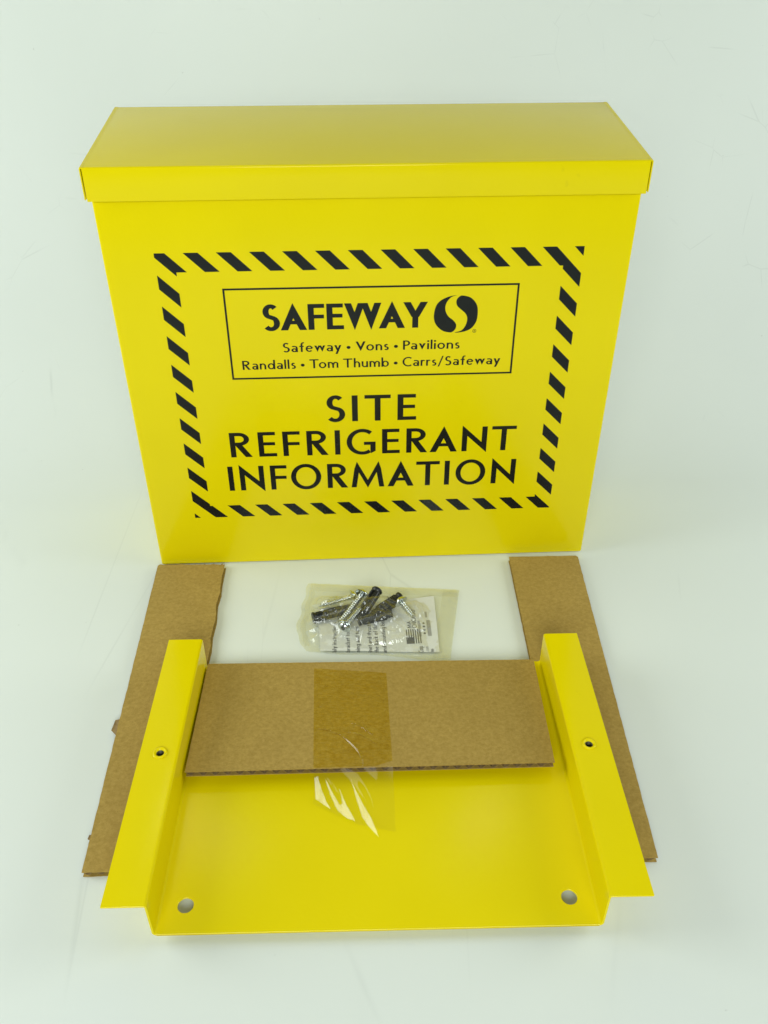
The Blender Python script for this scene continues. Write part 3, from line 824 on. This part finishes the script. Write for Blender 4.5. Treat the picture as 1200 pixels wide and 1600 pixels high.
LFE = tag(empty('instruction_leaflet', (0, -0.08, 0)), 'folded white paper leaflet with grey sideways print inside the plastic bag', 'leaflet')
lc = [(-0.0445, -0.0600), (0.0440, -0.0500), (0.0424, -0.1095), (-0.0420, -0.1040)]
def leafz(x, y): return 0.0012+0.0007*(0.5+0.5*math.sin(x*70+y*30))
V = []; Fc = []
for sd in (0, 1):
    for j in range(13):
        for i in range(19):
            u, v_ = i/18, j/12
            x = (lc[0][0]*(1-u)+lc[1][0]*u)*(1-v_)+(lc[3][0]*(1-u)+lc[2][0]*u)*v_
            y = (lc[0][1]*(1-u)+lc[1][1]*u)*(1-v_)+(lc[3][1]*(1-u)+lc[2][1]*u)*v_
            V.append((x, y+0.08, leafz(x, y)-0.0002*sd))
    b0 = sd*13*19
    for j in range(12):
        for i in range(18): a = b0+j*19+i; Fc.append((a, a+1, a+20, a+19))
pydata('paper', V, Fc, PAPER, LFE, smooth=True)
def lp(a, b):        # a runs up the page (+y), b across it (-x is up in the letters)
    x, y = b, a
    return (x, y+0.08, leafz(x, y)+0.00018)
def leaf_text(txt, x_base, y0, y1, cap, V_=.17, H_=.13, ink=None):
    P = text_polys(txt, V_, H_, .12, .34)
    xs = [a for p in P for a, b in p]; lo, hi = min(xs), max(xs); s = (y1-y0)/(hi-lo)
    P = [[(y0+(a-lo)*s, x_base-b*cap) for a, b in p] for p in P]
    return flat('printed_text', P, lp, ink or LEAFINK, LFE)
leaf_text('bly instructions', -0.0306, -0.1065, -0.0760, 0.0030)
leaf_text('bracket to the', -0.0210, -0.1070, -0.0790, 0.0030)
leaf_text('ning and turn', -0.0140, -0.1072, -0.0810, 0.0030)
leaf_text('inet and thrust th', -0.0053, -0.1076, -0.0740, 0.0030)
leaf_text('the back of the cab', -0.0007, -0.1082, -0.0700, 0.0030)
leaf_text('and mounting brack', 0.0050, -0.1085, -0.0700, 0.0030)
leaf_text('MA', 0.0242, -0.0840, -0.0765, 0.0030)
leaf_text('CHICAGO', 0.0282, -0.0840, -0.0645, 0.0034)
leaf_text('Corp', 0.0310, -0.1090, -0.1030, 0.0034)
leaf_text('.com', 0.0350, -0.1085, -0.1035, 0.0026, ink=LEAFINK2)
leaf_text('tions', 0.0384, -0.1090, -0.1060, 0.0026)
P = []
for i in range(7):
    x = 0.0200+i*0.00162; y1 = -0.0852; y0 = -0.1000 if i > 3 else -0.0935
    P.append(rc(y0, y1, x, x+0.00075))
P.append(rc(-0.1000, -0.0935, 0.0198, 0.0256))
flat('printed_stripes', P, lp, LEAFINK, LFE)
flat('printed_bar', [rc(-0.0930, -0.0765, 0.0292, 0.0312)], lp, LEAFINK2, LFE)
flat('printed_bar', [rc(-0.0930, -0.0765, 0.0357, 0.0384)], lp, LEAFINK2, LFE)
flat('printed_dots', [circ(y, 0.0335, 0.0009, 0.0009, 0, 330, 9) for y in (-0.0900, -0.0865, -0.0830, -0.0795)], lp, LEAFINK, LFE)
flat('printed_text', [rc(-0.0735, -0.0675, 0.0352, 0.0368)], lp, LEAFINK2, LFE)

def orient(o, p0, p1):
    """object's +X axis from p0 to p1"""
    d = (Vector(p1)-Vector(p0))
    o.location = p0; o.rotation_euler = d.to_track_quat('X', 'Z').to_euler()
def screw_mesh(L_):
    n = int((L_-0.004)/0.0011); pr = [(0.0017, 0.0)]
    x = 0.0025; pr.append((0.0017, x))
    while x < L_-0.0022:
        k = 1.0 if x < L_-0.006 else max(0.25, (L_-x)/0.006)
        pr += [(0.00125*k, x+0.0003), (0.00125*k, x+0.0008), (0.00225*k, x+0.0013), (0.00125*k, x+0.0017)]; x += 0.0019
    pr.append((0.0002, L_))
    return lathe([(a*1.2, b) for a, b in pr], 18)
def make_screw(label, p0, p1):
    L_ = (Vector(p1)-Vector(p0)).length
    r = tag(empty('screw'), label, 'screw', 'screws in the plastic bag')
    V, F_ = screw_mesh(L_); pydata('shank', V, F_, ZINC, r, smooth=True)
    hp = [(0.0013, -0.0006), (0.0017, -0.0026), (0.0027, -0.0028), (0.0036, -0.0022), (0.0041, -0.0012), (0.0041, -0.0006), (0.0052, -0.0006), (0.0054, -0.0003), (0.0054, 0.0002), (0.0016, 0.0003)]
    V, F_ = lathe(hp, 24); h = pydata('head', V, F_, ZINC, r, smooth=True)
    h.data.set_sharp_from_angle(angle=R(40))
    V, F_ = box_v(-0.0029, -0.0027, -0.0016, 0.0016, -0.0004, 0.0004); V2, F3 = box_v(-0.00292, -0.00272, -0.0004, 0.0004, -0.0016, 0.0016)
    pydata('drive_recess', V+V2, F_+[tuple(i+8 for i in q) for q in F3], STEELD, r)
    orient(r, p0, p1); return r
make_screw('zinc screw lying furthest left and highest in the bag, above the lone black anchor', (-0.0185, -0.0525, 0.0062), (-0.0437, -0.0590, 0.0035))
make_screw('long zinc screw sloping down from the middle of the bag, head beside the upright anchor', (-0.0110, -0.0560, 0.0110), (-0.0295, -0.0830, 0.0060))
make_screw('zinc screw with its head nearest the bottom of the bag, crossing over another screw', (-0.0243, -0.0865, 0.0082), (-0.0105, -0.0660, 0.0090))
make_screw('zinc screw at the right of the bag, its head against a black anchor', (0.0180, -0.0640, 0.0095), (0.0268, -0.0765, 0.0045))
def make_anchor(label, p0, p1, spin=0.0):
    """flange at p0"""
    L_ = (Vector(p1)-Vector(p0)).length
    r = tag(empty('wall_anchor'), label, 'wall anchor', 'black anchors in the plastic bag')
    V, F_ = lathe([(0.0019, -0.0004), (0.0040, -0.0005), (0.0044, 0.0001), (0.0043, 0.0007), (0.0033, 0.0026), (0.0031, 0.0027), (0.0018, 0.0010)], 24)
    fl = pydata('collar', V, F_, BLKP, r, smooth=True); fl.data.set_sharp_from_angle(angle=R(45))
    # sleeve split into two halves with raised barbs
    for s in (1, -1):
        seg = 9; prof_ = []; x = 0.0018
        while x < L_:
            k = 1-0.22*max(0, (x-0.6*L_)/(0.4*L_))
            prof_ += [(0.0033*k, x), (0.0039*k, min(L_, x+0.0016))]; x += 0.0020
        V = []; F_ = []
        for rr, x in prof_:
            for k in range(seg+1):
                a = R(8)+(math.pi-R(16))*k/seg; V.append((x, rr*math.cos(a), s*(rr*math.sin(a)+0.0001)))
            for k in range(seg+1):
                a = R(8)+(math.pi-R(16))*(seg-k)/seg; V.append((x, 0.0016*math.cos(a), s*(0.0016*math.sin(a)+0.0001)))
        mm = 2*(seg+1)
        for i in range(len(prof_)-1):
            for k in range(mm): k2 = (k+1) % mm; F_.append((i*mm+k, i*mm+k2, (i+1)*mm+k2, (i+1)*mm+k))
        F_.append(tuple(range(mm))); F_.append(tuple(range((len(prof_)-1)*mm, len(prof_)*mm)))
        pydata('sleeve_half', V, F_, BLKP, r)
    for a in (0, math.pi/2, math.pi, 3*math.pi/2):
        V, F_ = box_v(0.003, L_*0.8, -0.0004, 0.0004, 0.0030, 0.0043)
        c, s = math.cos(a+0.6), math.sin(a+0.6)
        V = [(x, y*c-z*s, y*s+z*c) for x, y, z in V]; pydata('rib', V, F_, BLKP, r)
    orient(r, p0, p1); r.rotation_euler.rotate_axis('X', spin); return r
make_anchor('black plastic anchor lying alone at the left of the bag under the top screw', (-0.0472, -0.0740, 0.0055), (-0.0205, -0.0650, 0.0058), 1.2)
make_anchor('black plastic anchor standing most upright, round collar uppermost in the middle of the bag', (0.0006, -0.0525, 0.0115), (-0.0140, -0.0765, 0.0060), 1.7)
make_anchor('black plastic anchor with its collar highest at the right, behind the short screw', (0.0178, -0.0570, 0.0080), (-0.0030, -0.0720, 0.0050), 0.4)
make_anchor('black plastic anchor lying lowest, its split tip pointing right below the other anchors', (-0.0140, -0.0780, 0.0052), (0.0108, -0.0712, 0.0052), 1.4)
